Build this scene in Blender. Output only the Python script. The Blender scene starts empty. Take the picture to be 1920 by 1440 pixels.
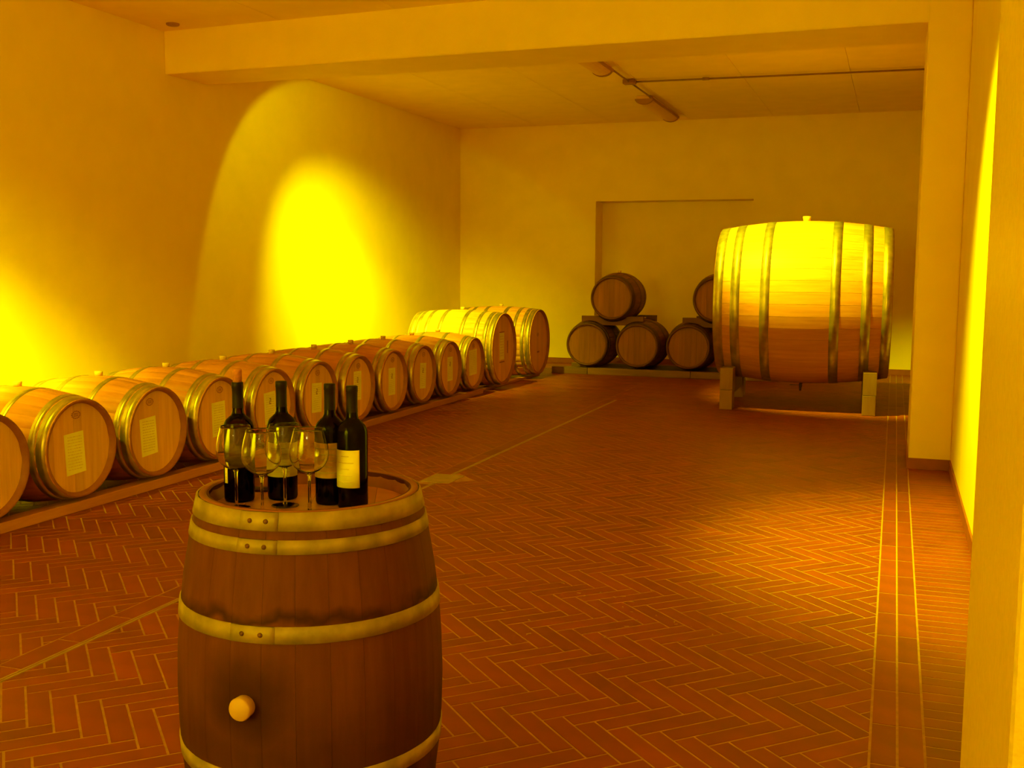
import bpy, bmesh, math, random
from mathutils import Matrix, Vector

random.seed(7)
SC = bpy.context.scene
COL = SC.collection
PI = math.pi
R = math.radians

# ------------------------------------------------------------------ camera, world, exposure, lamps
cam_d = bpy.data.cameras.new('camera')
cam_d.sensor_width = 36.0
cam_d.lens = 1997.2 / 1920 * 36.0
cam_d.clip_start = 0.05
cam = bpy.data.objects.new('camera', cam_d)
COL.objects.link(cam)
yaw, pitch, roll = R(19.684), R(6.115), R(-0.374)
fw = Vector((-math.sin(yaw) * math.cos(pitch), math.cos(yaw) * math.cos(pitch), -math.sin(pitch)))
rt = Vector((math.cos(yaw), math.sin(yaw), 0))
dn = fw.cross(rt)
r2 = rt * math.cos(roll) + dn * math.sin(roll)
d2 = -rt * math.sin(roll) + dn * math.cos(roll)
m = Matrix((( r2.x, -d2.x, -fw.x, 0), (r2.y, -d2.y, -fw.y, 0), (r2.z, -d2.z, -fw.z, 1.5), (0, 0, 0, 1)))
cam.matrix_world = m
SC.camera = cam

world = bpy.data.worlds.new('world')
SC.world = world
world.use_nodes = True
world.node_tree.nodes['Background'].inputs[0].default_value = (0, 0, 0, 1)
world.node_tree.nodes['Background'].inputs[1].default_value = 0.0

SC.view_settings.view_transform = 'Standard'
SC.view_settings.look = 'None'
SC.view_settings.gamma = 1.0
SC.view_settings.exposure = 1.2
SC.view_settings.use_curve_mapping = False
SC.cycles.max_bounces = 16
SC.cycles.diffuse_bounces = 8
SC.cycles.transmission_bounces = 12
SC.cycles.transparent_max_bounces = 16
SC.cycles.caustics_refractive = False
SC.cycles.caustics_reflective = False
SC.cycles.use_denoising = True

LAMP = (0.95, 1.0, 0.005)


def spot(name, loc, target, power, size_deg, blend, radius, color=LAMP):
    d = bpy.data.lights.new(name, 'SPOT')
    d.energy = power
    d.spot_size = R(size_deg)
    d.spot_blend = blend
    d.shadow_soft_size = radius
    d.color = color
    o = bpy.data.objects.new(name, d)
    COL.objects.link(o)
    o.location = loc
    o.rotation_euler = (Vector(target) - Vector(loc)).to_track_quat('-Z', 'Y').to_euler()
    return o


def lamp_point(name, loc, power, radius, color=LAMP):
    d = bpy.data.lights.new(name, 'POINT')
    d.energy = power
    d.shadow_soft_size = radius
    d.color = color
    o = bpy.data.objects.new(name, d)
    COL.objects.link(o)
    o.location = loc
    return o


# projectors at ceiling height behind each beam, thrown down at the left wall: a wide flood with a hot beam in it
for nm, y0, fl, bm, co in (('lamp_wall_far', 10.1, 30, 680, 560), ('lamp_wall_near', 3.1, 18, 400, 1900)):
    spot(nm + '_flood', (-4.9, y0, 3.70), (-6.855, y0 + 2.4, 0.70), fl, 96.6, 0.08, 0.05)
    spot(nm + '_beam', (-4.9, y0, 3.70), (-6.50, y0 + 3.10, 0.05), bm, 72 if y0 > 5 else 60, 1.0, 0.05)
    spot(nm + '_core', (-4.9, y0, 3.70), (-6.70, y0 + 3.05, 0.0), co, 42, 1.0, 0.05)
# unseen fill spot, added to bounce general light off the wall behind the camera
spot('fill_wall_bounce', (-3.2, -0.9, 3.55), (-3.2, -3.2, 2.3), 1850, 70, 0.8, 0.05)
# ceiling spot in front of the beam, aimed down at the right wall behind the near pillar
spot('lamp_wall_right', (-1.5, 5.8, 3.72), (0.45, 6.0, 0.80), 640, 62, 0.9, 0.05)
# projector tucked between the beam and the ceiling, aimed down at the big cask
spot('lamp_cask', (-1.9, 10.6, 3.70), (-1.08, 12.0, 1.90), 640, 52, 0.55, 0.05)
# small unseen point light added behind the camera to put glints on the bottles
lamp_point('fill_glint', (0.05, -2.2, 2.7), 10, 0.05, (1.0, 0.85, 0.35))

# ------------------------------------------------------------------ materials


def new_mat(name):
    mt = bpy.data.materials.new(name)
    mt.use_nodes = True
    nt = mt.node_tree
    nt.nodes.clear()
    out = nt.nodes.new('ShaderNodeOutputMaterial')
    bs = nt.nodes.new('ShaderNodeBsdfPrincipled')
    nt.links.new(bs.outputs[0], out.inputs[0])
    return mt, nt, bs, out


def N(nt, typ, **kw):
    n = nt.nodes.new(typ)
    for k, v in kw.items():
        setattr(n, k, v)
    return n


def ramp(nt, stops):
    n = nt.nodes.new('ShaderNodeValToRGB')
    cr = n.color_ramp
    while len(cr.elements) > 1:
        cr.elements.remove(cr.elements[-1])
    cr.elements[0].position = stops[0][0]
    cr.elements[0].color = (*stops[0][1], 1)
    for p, c in stops[1:]:
        e = cr.elements.new(p)
        e.color = (*c, 1)
    return n


def math_node(nt, op, a, b=None, c=None):
    n = N(nt, 'ShaderNodeMath', operation=op)
    for i, v in enumerate((a, b, c)):
        if v is None:
            continue
        if isinstance(v, (int, float)):
            n.inputs[i].default_value = v
        else:
            nt.links.new(v, n.inputs[i])
    return n.outputs[0]


def scaled(nt, color_socket, factor_socket):
    n = N(nt, 'ShaderNodeVectorMath', operation='SCALE')
    nt.links.new(color_socket, n.inputs[0])
    nt.links.new(factor_socket, n.inputs['Scale'])
    return n.outputs[0]


def mixc(nt, fac, a, b):
    n = N(nt, 'ShaderNodeMix', data_type='RGBA')
    nt.links.new(fac, n.inputs[0])
    for i, v in ((6, a), (7, b)):
        if isinstance(v, tuple):
            n.inputs[i].default_value = (*v, 1)
        else:
            nt.links.new(v, n.inputs[i])
    return n.outputs[2]


def vary(nt, amount_rand=0.16, amount_tint=0.25):
    """1 +- variation from object random and the per-face tint attribute"""
    oi = N(nt, 'ShaderNodeObjectInfo')
    at = N(nt, 'ShaderNodeAttribute', attribute_name='tint')
    a = math_node(nt, 'MULTIPLY_ADD', oi.outputs['Random'], amount_rand, 1 - amount_rand / 2)
    b = math_node(nt, 'MULTIPLY_ADD', at.outputs['Fac'], amount_tint, a)
    return b, oi.outputs['Random']


def plain(name, color, rough=0.6, metal=0.0, noise=0.12, scale=18, bump=0.0, spec=0.5, rand=0.1):
    mt, nt, bs, out = new_mat(name)
    tc = N(nt, 'ShaderNodeTexCoord')
    nz = N(nt, 'ShaderNodeTexNoise')
    nz.inputs['Scale'].default_value = scale
    nz.inputs['Detail'].default_value = 4
    nt.links.new(tc.outputs['Object'], nz.inputs['Vector'])
    lo = tuple(c * (1 - noise) for c in color)
    hi = tuple(min(1, c * (1 + noise)) for c in color)
    rp = ramp(nt, [(0.3, lo), (0.7, hi)])
    nt.links.new(nz.outputs['Fac'], rp.inputs[0])
    v, _ = vary(nt, rand, 0.25)
    nt.links.new(scaled(nt, rp.outputs[0], v), bs.inputs['Base Color'])
    bs.inputs['Roughness'].default_value = rough
    bs.inputs['Metallic'].default_value = metal
    bs.inputs['Specular IOR Level'].default_value = spec
    if bump:
        bp = N(nt, 'ShaderNodeBump')
        bp.inputs['Strength'].default_value = bump
        bp.inputs['Distance'].default_value = 0.01
        nt.links.new(nz.outputs['Fac'], bp.inputs['Height'])
        nt.links.new(bp.outputs[0], bs.inputs['Normal'])
    return mt


def wood(name, dark, light, stretch=(1, 12, 12), scale=2.2, rough=0.5, bump=0.15, rand=0.16, tint=0.22, stain=None, spec=0.4):
    mt, nt, bs, out = new_mat(name)
    tc = N(nt, 'ShaderNodeTexCoord')
    v, rnd = vary(nt, rand, tint)
    mp = N(nt, 'ShaderNodeMapping')
    mp.inputs['Scale'].default_value = stretch
    nt.links.new(tc.outputs['Object'], mp.inputs['Vector'])
    nz = N(nt, 'ShaderNodeTexNoise', noise_dimensions='4D')
    nz.inputs['Scale'].default_value = scale
    nz.inputs['Detail'].default_value = 6
    nz.inputs['Roughness'].default_value = 0.62
    nt.links.new(mp.outputs[0], nz.inputs['Vector'])
    nt.links.new(math_node(nt, 'MULTIPLY', rnd, 40.0), nz.inputs['W'])
    rp = ramp(nt, [(0.28, dark), (0.72, light)])
    nt.links.new(nz.outputs['Fac'], rp.inputs[0])
    col = scaled(nt, rp.outputs[0], v)
    if stain:
        col = stain(nt, tc, col)
    nt.links.new(col, bs.inputs['Base Color'])
    bs.inputs['Roughness'].default_value = rough
    bs.inputs['Specular IOR Level'].default_value = spec
    bp = N(nt, 'ShaderNodeBump')
    bp.inputs['Strength'].default_value = bump
    bp.inputs['Distance'].default_value = 0.004
    nt.links.new(nz.outputs['Fac'], bp.inputs['Height'])
    nt.links.new(bp.outputs[0], bs.inputs['Normal'])
    return mt


BUNG_T = (-27.5, 0.513)
FG_C = Vector((-1.366, 2.316, 0))
FG_FACE = math.atan2(-FG_C.y, -FG_C.x)
BUNG_A = FG_FACE + R(BUNG_T[0])
BUNG_POS = (0.331 * math.cos(BUNG_A), 0.331 * math.sin(BUNG_A), BUNG_T[1])


def wine_stain(nt, tc, col):
    # spilled wine soaked into the staves around the bung and below it, and grime above the middle hoop
    mp = N(nt, 'ShaderNodeMapping', vector_type='POINT')
    mp.inputs['Location'].default_value = (-BUNG_POS[0], -BUNG_POS[1], -BUNG_POS[2])
    nt.links.new(tc.outputs['Object'], mp.inputs['Vector'])
    ln = N(nt, 'ShaderNodeVectorMath', operation='LENGTH')
    nt.links.new(mp.outputs[0], ln.inputs[0])
    nz = N(nt, 'ShaderNodeTexNoise')
    nz.inputs['Scale'].default_value = 14
    nz.inputs['Detail'].default_value = 5
    nt.links.new(tc.outputs['Object'], nz.inputs['Vector'])
    d = math_node(nt, 'MULTIPLY_ADD', nz.outputs['Fac'], -0.06, ln.outputs['Value'])
    r1 = ramp(nt, [(0.02, (0.85,) * 3), (0.06, (0.55,) * 3), (0.12, (0.0,) * 3)])
    nt.links.new(d, r1.inputs[0])
    sp = N(nt, 'ShaderNodeSeparateXYZ')
    nt.links.new(tc.outputs['Object'], sp.inputs[0])
    # large wet patch of the lower half
    z1 = math_node(nt, 'MULTIPLY_ADD', nz.outputs['Fac'], 0.12, sp.outputs['Z'])
    r2_ = ramp(nt, [(0.46, (0.55,) * 3), (0.62, (0.0,) * 3)])
    nt.links.new(z1, r2_.inputs[0])
    # grime band just above the middle hoop
    nz2 = N(nt, 'ShaderNodeTexNoise')
    nz2.inputs['Scale'].default_value = 9
    nz2.inputs['Detail'].default_value = 3
    nt.links.new(tc.outputs['Object'], nz2.inputs['Vector'])
    z2 = math_node(nt, 'MULTIPLY_ADD', nz2.outputs['Fac'], -0.14, sp.outputs['Z'])
    r3 = ramp(nt, [(0.618, (0.0,) * 3), (0.632, (0.85,) * 3), (0.662, (0.0,) * 3)])
    nt.links.new(z2, r3.inputs[0])
    s = math_node(nt, 'MAXIMUM', math_node(nt, 'MAXIMUM', r1.outputs[0], r2_.outputs[0]), r3.outputs[0])
    return mixc(nt, s, col, (0.035, 0.008, 0.002))


M = {}
M['plaster'] = plain('cream_plaster', (0.90, 0.705, 0.04), 0.62, noise=0.03, scale=3.0, bump=0.04, spec=0.25, rand=0.0)
M['plaster_rough'] = plain('rough_plaster', (0.885, 0.690, 0.04), 0.42, noise=0.05, scale=70.0, bump=0.25, spec=0.5, rand=0.0)
M['ceiling'] = plain('ceiling_paint', (0.885, 0.690, 0.04), 0.7, noise=0.03, scale=4.0, spec=0.2, rand=0.0)
M['tile'] = plain('terracotta_tile', (0.265, 0.045, 0.006), 0.46, noise=0.14, scale=7.0, bump=0.05, spec=0.4, rand=0.12)
M['grout'] = plain('pale_grout', (0.46, 0.25, 0.03), 0.85, noise=0.15, scale=30, rand=0.0)
M['skirting'] = plain('terracotta_skirting', (0.30, 0.075, 0.02), 0.5, noise=0.15, scale=8, rand=0.0)
M['oak'] = wood('oak_staves', (0.52, 0.20, 0.05), (0.72, 0.34, 0.09), (1.2, 14, 14))
M['oak_row'] = wood('small_barrel_staves', (0.46, 0.150, 0.036), (0.62, 0.235, 0.06), (1.2, 14, 14))
M['oak_head'] = wood('oak_head_boards', (0.70, 0.37, 0.07), (0.84, 0.52, 0.11), (14, 14, 1.2), rand=0.12)
M['oak_head_pale'] = wood('pale_head_boards', (0.72, 0.42, 0.12), (0.86, 0.56, 0.18), (14, 14, 1.2), rand=0.08)
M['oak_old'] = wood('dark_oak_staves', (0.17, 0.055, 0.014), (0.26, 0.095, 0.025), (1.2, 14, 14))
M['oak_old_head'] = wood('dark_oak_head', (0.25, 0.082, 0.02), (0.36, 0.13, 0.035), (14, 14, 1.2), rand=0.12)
M['chime'] = wood('oak_chime', (0.28, 0.09, 0.02), (0.40, 0.15, 0.04), (6, 6, 6), rand=0.1)
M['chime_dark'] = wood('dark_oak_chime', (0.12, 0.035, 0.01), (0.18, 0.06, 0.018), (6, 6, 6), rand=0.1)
M['tasting'] = wood('tasting_barrel_staves', (0.105, 0.028, 0.006), (0.165, 0.050, 0.011), (11, 11, 1.0), rand=0.05, tint=0.05, stain=wine_stain, spec=0.12, rough=0.65)
M['tasting_head'] = wood('tasting_barrel_head', (0.48, 0.21, 0.055), (0.66, 0.33, 0.09), (1.2, 14, 14), rand=0.15, rough=0.35)
M['cask'] = wood('cask_staves', (0.56, 0.20, 0.045), (0.74, 0.33, 0.08), (0.8, 16, 16), rand=0.18, rough=0.42)
M['hoop'] = plain('galvanised_hoop', (0.55, 0.44, 0.16), 0.34, metal=0.8, noise=0.25, scale=11, rand=0.12)
M['hoop_old'] = plain('weathered_hoop', (0.36, 0.27, 0.05), 0.6, metal=0.15, noise=0.34, scale=16, rand=0.08)
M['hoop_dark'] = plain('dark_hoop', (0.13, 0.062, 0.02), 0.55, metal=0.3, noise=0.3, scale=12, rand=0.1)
M['rivet'] = plain('rusty_rivet', (0.17, 0.07, 0.02), 0.6, metal=0.4, noise=0.2, scale=60)
M['bung'] = plain('pale_bung', (0.62, 0.40, 0.12), 0.6, noise=0.06, scale=40)
M['paper'] = plain('paper', (0.88, 0.88, 0.13), 0.8, noise=0.05, scale=10, rand=0.05)
M['ink'] = plain('ink', (0.28, 0.14, 0.03), 0.8, noise=0.1, scale=30)
M['ink_faint'] = plain('faint_ink', (0.74, 0.66, 0.10), 0.8, noise=0.1, scale=30)
M['brand'] = plain('burnt_brand', (0.33, 0.115, 0.025), 0.8, noise=0.2, scale=50)
M['timber'] = wood('rail_timber', (0.42, 0.16, 0.045), (0.60, 0.27, 0.075), (9, 1.0, 9), rand=0.2)
M['timber_x'] = wood('pallet_timber', (0.18, 0.08, 0.02), (0.28, 0.13, 0.035), (1.0, 9, 9), rand=0.3)
M['timber_dark'] = wood('dark_plank', (0.15, 0.042, 0.012), (0.22, 0.07, 0.02), (1.0, 9, 9), rand=0.2)
M['timber_pale'] = wood('cradle_timber', (0.24, 0.105, 0.025), (0.34, 0.17, 0.042), (6, 6, 1), rand=0.1)
M['metal_dark'] = plain('dark_metal', (0.10, 0.05, 0.015), 0.45, metal=0.6, noise=0.2)
M['conduit'] = plain('grey_conduit', (0.30, 0.16, 0.035), 0.5, noise=0.1, rand=0.05)
M['fixture'] = plain('luminaire_body', (0.72, 0.47, 0.05), 0.5, noise=0.05, rand=0.05)
M['fixture_end'] = plain('luminaire_end_cap', (0.36, 0.17, 0.035), 0.5, noise=0.05, rand=0.05)
M['steel'] = plain('drain_steel', (0.50, 0.38, 0.13), 0.4, metal=0.6, noise=0.2, scale=12)
M['slot'] = plain('drain_slot', (0.05, 0.025, 0.01), 0.8)
M['cork'] = plain('cork', (0.56, 0.22, 0.06), 0.8, noise=0.2, scale=120)
M['foil'] = plain('black_foil_capsule', (0.014, 0.008, 0.003), 0.5, noise=0.1, spec=0.2)
M['wine'] = plain('red_wine', (0.010, 0.003, 0.001), 0.4, noise=0.0, spec=0.0)
M['bottle_label'] = plain('cream_bottle_label', (0.88, 0.86, 0.11), 0.7, noise=0.06, scale=25)
M['bottle_label_print'] = plain('printed_bottle_label', (0.78, 0.55, 0.08), 0.7, noise=0.3, scale=32)


def bottle_glass():
    mt, nt, bs, out = new_mat('dark_bottle_glass')
    tr = N(nt, 'ShaderNodeBsdfTransparent')
    tr.inputs[0].default_value = (0.27, 0.14, 0.035, 1)
    gl = N(nt, 'ShaderNodeBsdfGlossy')
    gl.inputs['Roughness'].default_value = 0.02
    gl.inputs[0].default_value = (0.32, 0.32, 0.32, 1)
    fr = N(nt, 'ShaderNodeFresnel')
    fr.inputs['IOR'].default_value = 1.5
    mx = N(nt, 'ShaderNodeMixShader')
    nt.links.new(fr.outputs[0], mx.inputs[0])
    nt.links.new(tr.outputs[0], mx.inputs[1])
    nt.links.new(gl.outputs[0], mx.inputs[2])
    nt.links.new(mx.outputs[0], out.inputs[0])
    nt.nodes.remove(bs)
    return mt


def clear_glass():
    mt, nt, bs, out = new_mat('clear_wine_glass')
    bs.inputs['Base Color'].default_value = (1, 1, 1, 1)
    bs.inputs['Roughness'].default_value = 0.0
    bs.inputs['IOR'].default_value = 1.48
    bs.inputs['Transmission Weight'].default_value = 1.0
    return mt


M['bottle'] = bottle_glass()
M['glass'] = clear_glass()

# ------------------------------------------------------------------ mesh helpers


class MB:
    def __init__(self, T=None):
        self.v, self.f, self.tint, self.sm = [], [], [], []
        self.T = T
        self.cur = 0.0

    def vert(self, p):
        p = Vector(p)
        if self.T is not None:
            p = self.T @ p
        self.v.append(p[:])
        return len(self.v) - 1

    def face(self, idx, smooth=False):
        self.f.append(tuple(idx))
        self.tint.append(self.cur)
        self.sm.append(smooth)

    def box(self, x0, x1, y0, y1, z0, z1):
        b = [self.vert(p) for p in ((x0, y0, z0), (x1, y0, z0), (x1, y1, z0), (x0, y1, z0), (x0, y0, z1), (x1, y0, z1), (x1, y1, z1), (x0, y1, z1))]
        for q in ((0, 3, 2, 1), (4, 5, 6, 7), (0, 1, 5, 4), (1, 2, 6, 5), (2, 3, 7, 6), (3, 0, 4, 7)):
            self.face([b[i] for i in q])

    def prism(self, poly, lift):
        """poly: list of 3D points (planar, ccw seen from the lift side), lift: vector"""
        lift = Vector(lift)
        a = [self.vert(p) for p in poly]
        b = [self.vert(Vector(p) + lift) for p in poly]
        n = len(poly)
        self.face(a[::-1])
        self.face(b)
        for i in range(n):
            j = (i + 1) % n
            self.face((a[i], a[j], b[j], b[i]))

    def lathe(self, prof, segs=32, a0=0.0, a1=None, closed_prof=False, smooth=True):
        """prof: list of (r, z) about Z; full turn unless a1 given"""
        full = a1 is None
        if full:
            a1 = a0 + 2 * PI
        na = segs if full else segs + 1
        rings = []
        for r, z in prof:
            if r < 1e-6:
                rings.append([self.vert((0, 0, z))])
            else:
                rings.append([self.vert((r * math.cos(a0 + (a1 - a0) * k / segs), r * math.sin(a0 + (a1 - a0) * k / segs), z)) for k in range(na)])
        pairs = list(range(len(prof) - 1)) + ([len(prof) - 1] if closed_prof else [])
        for i in pairs:
            A, B = rings[i], rings[(i + 1) % len(prof)]
            for k in range(segs):
                k2 = (k + 1) % na if full else k + 1
                if len(A) == 1 and len(B) == 1:
                    continue
                if len(A) == 1:
                    self.face((A[0], B[k2], B[k]), smooth)
                elif len(B) == 1:
                    self.face((A[k], A[k2], B[0]), smooth)
                else:
                    self.face((A[k], A[k2], B[k2], B[k]), smooth)
        if closed_prof and not full:
            self.face([rg[0] for rg in rings][::-1])
            self.face([rg[-1] for rg in rings])

    def tube(self, p0, p1, r, segs=10):
        p0, p1 = Vector(p0), Vector(p1)
        q = (p1 - p0).to_track_quat('Z', 'Y')
        ra, rb = [], []
        for k in range(segs):
            o = q @ Vector((r * math.cos(2 * PI * k / segs), r * math.sin(2 * PI * k / segs), 0))
            ra.append(self.vert(p0 + o))
            rb.append(self.vert(p1 + o))
        for k in range(segs):
            j = (k + 1) % segs
            self.face((ra[k], ra[j], rb[j], rb[k]), True)
        self.face(ra[::-1])
        self.face(rb)

    def mesh(self, name, mat, fix=True):
        me = bpy.data.meshes.new(name)
        me.from_pydata(self.v, [], self.f)
        me.materials.append(mat)
        at = me.attributes.new('tint', 'FLOAT', 'FACE')
        at.data.foreach_set('value', self.tint)
        me.polygons.foreach_set('use_smooth', self.sm)
        if fix:
            bm = bmesh.new()
            bm.from_mesh(me)
            bmesh.ops.recalc_face_normals(bm, faces=bm.faces)
            bm.to_mesh(me)
            bm.free()
        me.update()
        return me

    def build(self, name, mat, parent=None, loc=None, fix=True):
        return link(name, self.mesh(name, mat, fix), parent, loc)


def link(name, me, parent=None, loc=None):
    o = bpy.data.objects.new(name, me)
    COL.objects.link(o)
    if loc is not None:
        o.location = loc
    if parent is not None:
        o.parent = parent
    return o


def bevel(o, w=0.004, seg=2):
    b = o.modifiers.new('bevel', 'BEVEL')
    b.width = w
    b.segments = seg
    b.limit_method = 'ANGLE'
    return o


def thing(name, label, cat, loc=(0, 0, 0), rot=0.0, group=None):
    o = bpy.data.objects.new(name, None)
    o.empty_display_size = 0.1
    COL.objects.link(o)
    o.location = loc
    o.rotation_euler = (0, 0, rot)
    return tag(o, label, cat, group)


def tag(o, label, cat=None, group=None):
    o['label'] = label
    if cat:
        o['category'] = cat
    if group:
        o['group'] = group
    return o


def struct(o, label=None):
    o['kind'] = 'structure'
    if label:
        o['label'] = label
    return o


def copy_tree(o, parent=None):
    c = o.copy()
    COL.objects.link(c)
    if parent is not None:
        c.parent = parent
    for ch in list(o.children):
        copy_tree(ch, c)
    return c


# ------------------------------------------------------------------ room shell
XL, XR, YB, YF, ZC = -6.855, 0.45, 16.56, -3.2, 3.80
PX = 0.149           # inner face of the right-hand pillars
BY0, BY1, BZ = 8.64, 9.54, 3.36   # beam / middle pillar

w = MB(); w.box(XL - 0.2, XL, YF - 0.2, YB + 0.7, -0.1, ZC + 0.15)
struct(w.build('wall_left', M['plaster']), 'cream plastered left wall behind the barrel row')
w = MB(); w.box(XR, XR + 0.2, YF - 0.2, YB + 0.7, -0.1, ZC + 0.15)
struct(w.build('wall_right', M['plaster']), 'cream plastered right wall')
w = MB(); w.box(XL - 0.2, XR + 0.2, YF - 0.2, YF, -0.1, ZC + 0.15)
struct(w.build('wall_front', M['plaster']), 'cream plastered wall at the entry')
NX0, NX1, NZ, ND = -4.53, -2.07, 2.59, 0.42
w = MB()
w.box(XL - 0.2, NX0, YB, YB + 0.7, -0.1, ZC + 0.15)
w.box(NX1, XR + 0.2, YB, YB + 0.7, -0.1, ZC + 0.15)
w.box(NX0, NX1, YB, YB + 0.7, NZ, ZC + 0.15)
w.box(NX0, NX1, YB + ND, YB + 0.7, -0.1, NZ)
struct(w.build('wall_back', M['plaster']), 'cream plastered back wall with a shallow recess')

# ceiling: slab with wide precast panels, fine joints between them
w = MB(); w.box(XL - 0.2, XR + 0.2, YF - 0.2, YB + 0.7, ZC + 0.012, ZC + 0.15)
ceil = struct(w.build('ceiling', M['ceiling']), 'cream ceiling of wide panels')
xs = [XL, -5.50, -4.28, -3.05, -1.81, -0.59, XR]
for i in range(6):
    for (ya, yb) in ((YF, BY0 + 0.2), (BY0 + 0.2, YB)):
        g = 0.003
        w = MB(); w.box(xs[i] + g, xs[i + 1] - g, ya, yb, ZC, ZC + 0.012)
        w.build('panel', M['ceiling'], ceil)

w = MB()
xr_ = PX + 0.02
lo = [w.vert(p) for p in ((XL, 8.96, 3.39), (xr_, 8.66, 3.34), (xr_, 9.50, 3.355), (XL, 9.65, 3.40))]
hi = [w.vert(p) for p in ((XL, 8.96, ZC + 0.05), (xr_, 8.66, ZC + 0.05), (xr_, 9.50, ZC + 0.05), (XL, 9.65, ZC + 0.05))]
w.face(lo[::-1]); w.face(hi)
for q in range(4):
    w.face((lo[q], lo[(q + 1) % 4], hi[(q + 1) % 4], hi[q]))
struct(bevel(w.build('ceiling_beam', M['plaster']), 0.012), 'cream plastered beam crossing the ceiling')
w = MB(); w.box(PX, XR, BY0, BY1, -0.05, ZC + 0.05)
struct(bevel(w.build('pillar', M['plaster']), 0.012), 'cream plastered pillar under the beam on the right')
w = MB(); w.box(PX, XR, 1.32, 2.05, -0.05, ZC + 0.05)
struct(bevel(w.build('pillar', M['plaster_rough']), 0.012), 'near cream plastered pillar cut by the right edge of the picture')


def skirt(name, segs, label):
    w = MB()
    for s in segs:
        w.box(*s)
    return struct(bevel(w.build(name, M['skirting']), 0.002), label)


sh, st = 0.085, 0.012
skirt('baseboard_back', [(XL, NX0, YB - st, YB, 0, sh), (NX1, XR, YB - st, YB, 0, sh), (NX0 - st * 0, NX1, YB + ND - st, YB + ND, 0, sh),
                         (NX0, NX0 + st, YB, YB + ND, 0, sh), (NX1 - st, NX1, YB, YB + ND, 0, sh)], 'dark terracotta skirting along the back wall')
skirt('baseboard_left', [(XL, XL + st, YF, YB, 0, sh)], 'dark terracotta skirting along the left wall')
skirt('baseboard_right', [(XR - st, XR, 2.05, BY0, 0, sh), (XR - st, XR, BY1, YB, 0, sh), (XR - st, XR, YF, 1.32, 0, sh)], 'dark terracotta skirting along the right wall')
skirt('baseboard_pillar', [(PX - st, XR, BY0 - st, BY0, 0, sh), (PX - st, PX, BY0, BY1, 0, sh), (PX - st, XR, BY1, BY1 + st, 0, sh),
                           (PX - st, PX, 1.32, 2.05, 0, sh), (PX, XR, 2.05, 2.05 + st, 0, sh)], 'dark terracotta skirting round the pillars')

# ------------------------------------------------------------------ floor
w = MB(); w.box(XL - 0.2, XR + 0.2, YF - 0.2, YB + 0.7, -0.12, -0.0010)
floor = struct(w.build('floor', M['grout']), 'terracotta tile floor laid in herringbone with pale joints')

W_, L_, J_ = 0.0785, 0.3045, 0.0085
U0, V0 = -3.593, 1.632
S2 = math.sqrt(0.5)


def clip(poly, rect):
    x0, x1, y0, y1 = rect

    def cut(pl, ax, lim, keep_less):
        out = []
        for i in range(len(pl)):
            a, b = pl[i], pl[(i + 1) % len(pl)]
            ia = (a[ax] <= lim) if keep_less else (a[ax] >= lim)
            ib = (b[ax] <= lim) if keep_less else (b[ax] >= lim)
            if ia:
                out.append(a)
            if ia != ib:
                t = (lim - a[ax]) / (b[ax] - a[ax])
                out.append((a[0] + t * (b[0] - a[0]), a[1] + t * (b[1] - a[1])))
        return out
    for ax, lim, less in ((0, x0, False), (0, x1, True), (1, y0, False), (1, y1, True)):
        poly = cut(poly, ax, lim, less)
        if len(poly) < 3:
            return None
    return poly


def parea(p):
    return 0.5 * sum(p[i][0] * p[(i + 1) % len(p)][1] - p[(i + 1) % len(p)][0] * p[i][1] for i in range(len(p)))


tiles = []
jx = J_ / 2
DX0, DX1 = -3.022, -2.996        # drain channel
regions = [(XL, -3.135 - jx, YF, YB + ND), (DX1 + jx, -0.0155 - jx, YF, 12.02), (-3.135 + jx, -0.0155 - jx, 12.02 + 2 * jx, YB + ND)]
SQ = (-3.13, -2.90, 6.80, 7.11)  # pit cover in the floor
for rg in regions:
    cx = [(rg[a], rg[b]) for a in (0, 1) for b in (2, 3)]
    us = [(x - y) * S2 - U0 for x, y in cx]
    vs = [(x + y) * S2 - V0 for x, y in cx]
    # lattice: (u,v) = a*(W,W) + b*(L,-L)
    A_ = [(u / W_ + v / W_) / 2 for u, v in zip(us, vs)] + [0]
    amin = min((u + v) / (2 * W_) for u in us for v in vs)
    amax = max((u + v) / (2 * W_) for u in us for v in vs)
    bmin = min((u - v) / (2 * L_) for u in us for v in vs)
    bmax = max((u - v) / (2 * L_) for u in us for v in vs)
    for a in range(int(amin) - 6, int(amax) + 7):
        for b in range(int(bmin) - 3, int(bmax) + 4):
            ou, ov = a * W_ + b * L_ + U0, a * W_ - b * L_ + V0
            cxx, cyy = (ou + ov) * S2, (ov - ou) * S2
            if not (rg[0] - 0.6 < cxx < rg[1] + 0.6 and rg[2] - 0.6 < cyy < rg[3] + 0.6):
                continue
            for (u0, u1, v0, v1) in ((0, L_, 0, W_), (0, W_, W_, W_ + L_)):
                q = [(ou + u0 + jx, ov + v0 + jx), (ou + u1 - jx, ov + v0 + jx), (ou + u1 - jx, ov + v1 - jx), (ou + u0 + jx, ov + v1 - jx)]
                p = [((u + v) * S2, (v - u) * S2) for u, v in q]
                p = clip(p, rg)
                if p and abs(parea(p)) > 2e-4:
                    if parea(p) < 0:
                        p = p[::-1]
                    tiles.append(p)


def rect(x0, x1, y0, y1):
    tiles.append([(x0 + jx, y0 + jx), (x1 - jx, y0 + jx), (x1 - jx, y1 - jx), (x0 + jx, y1 - jx)])


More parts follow.
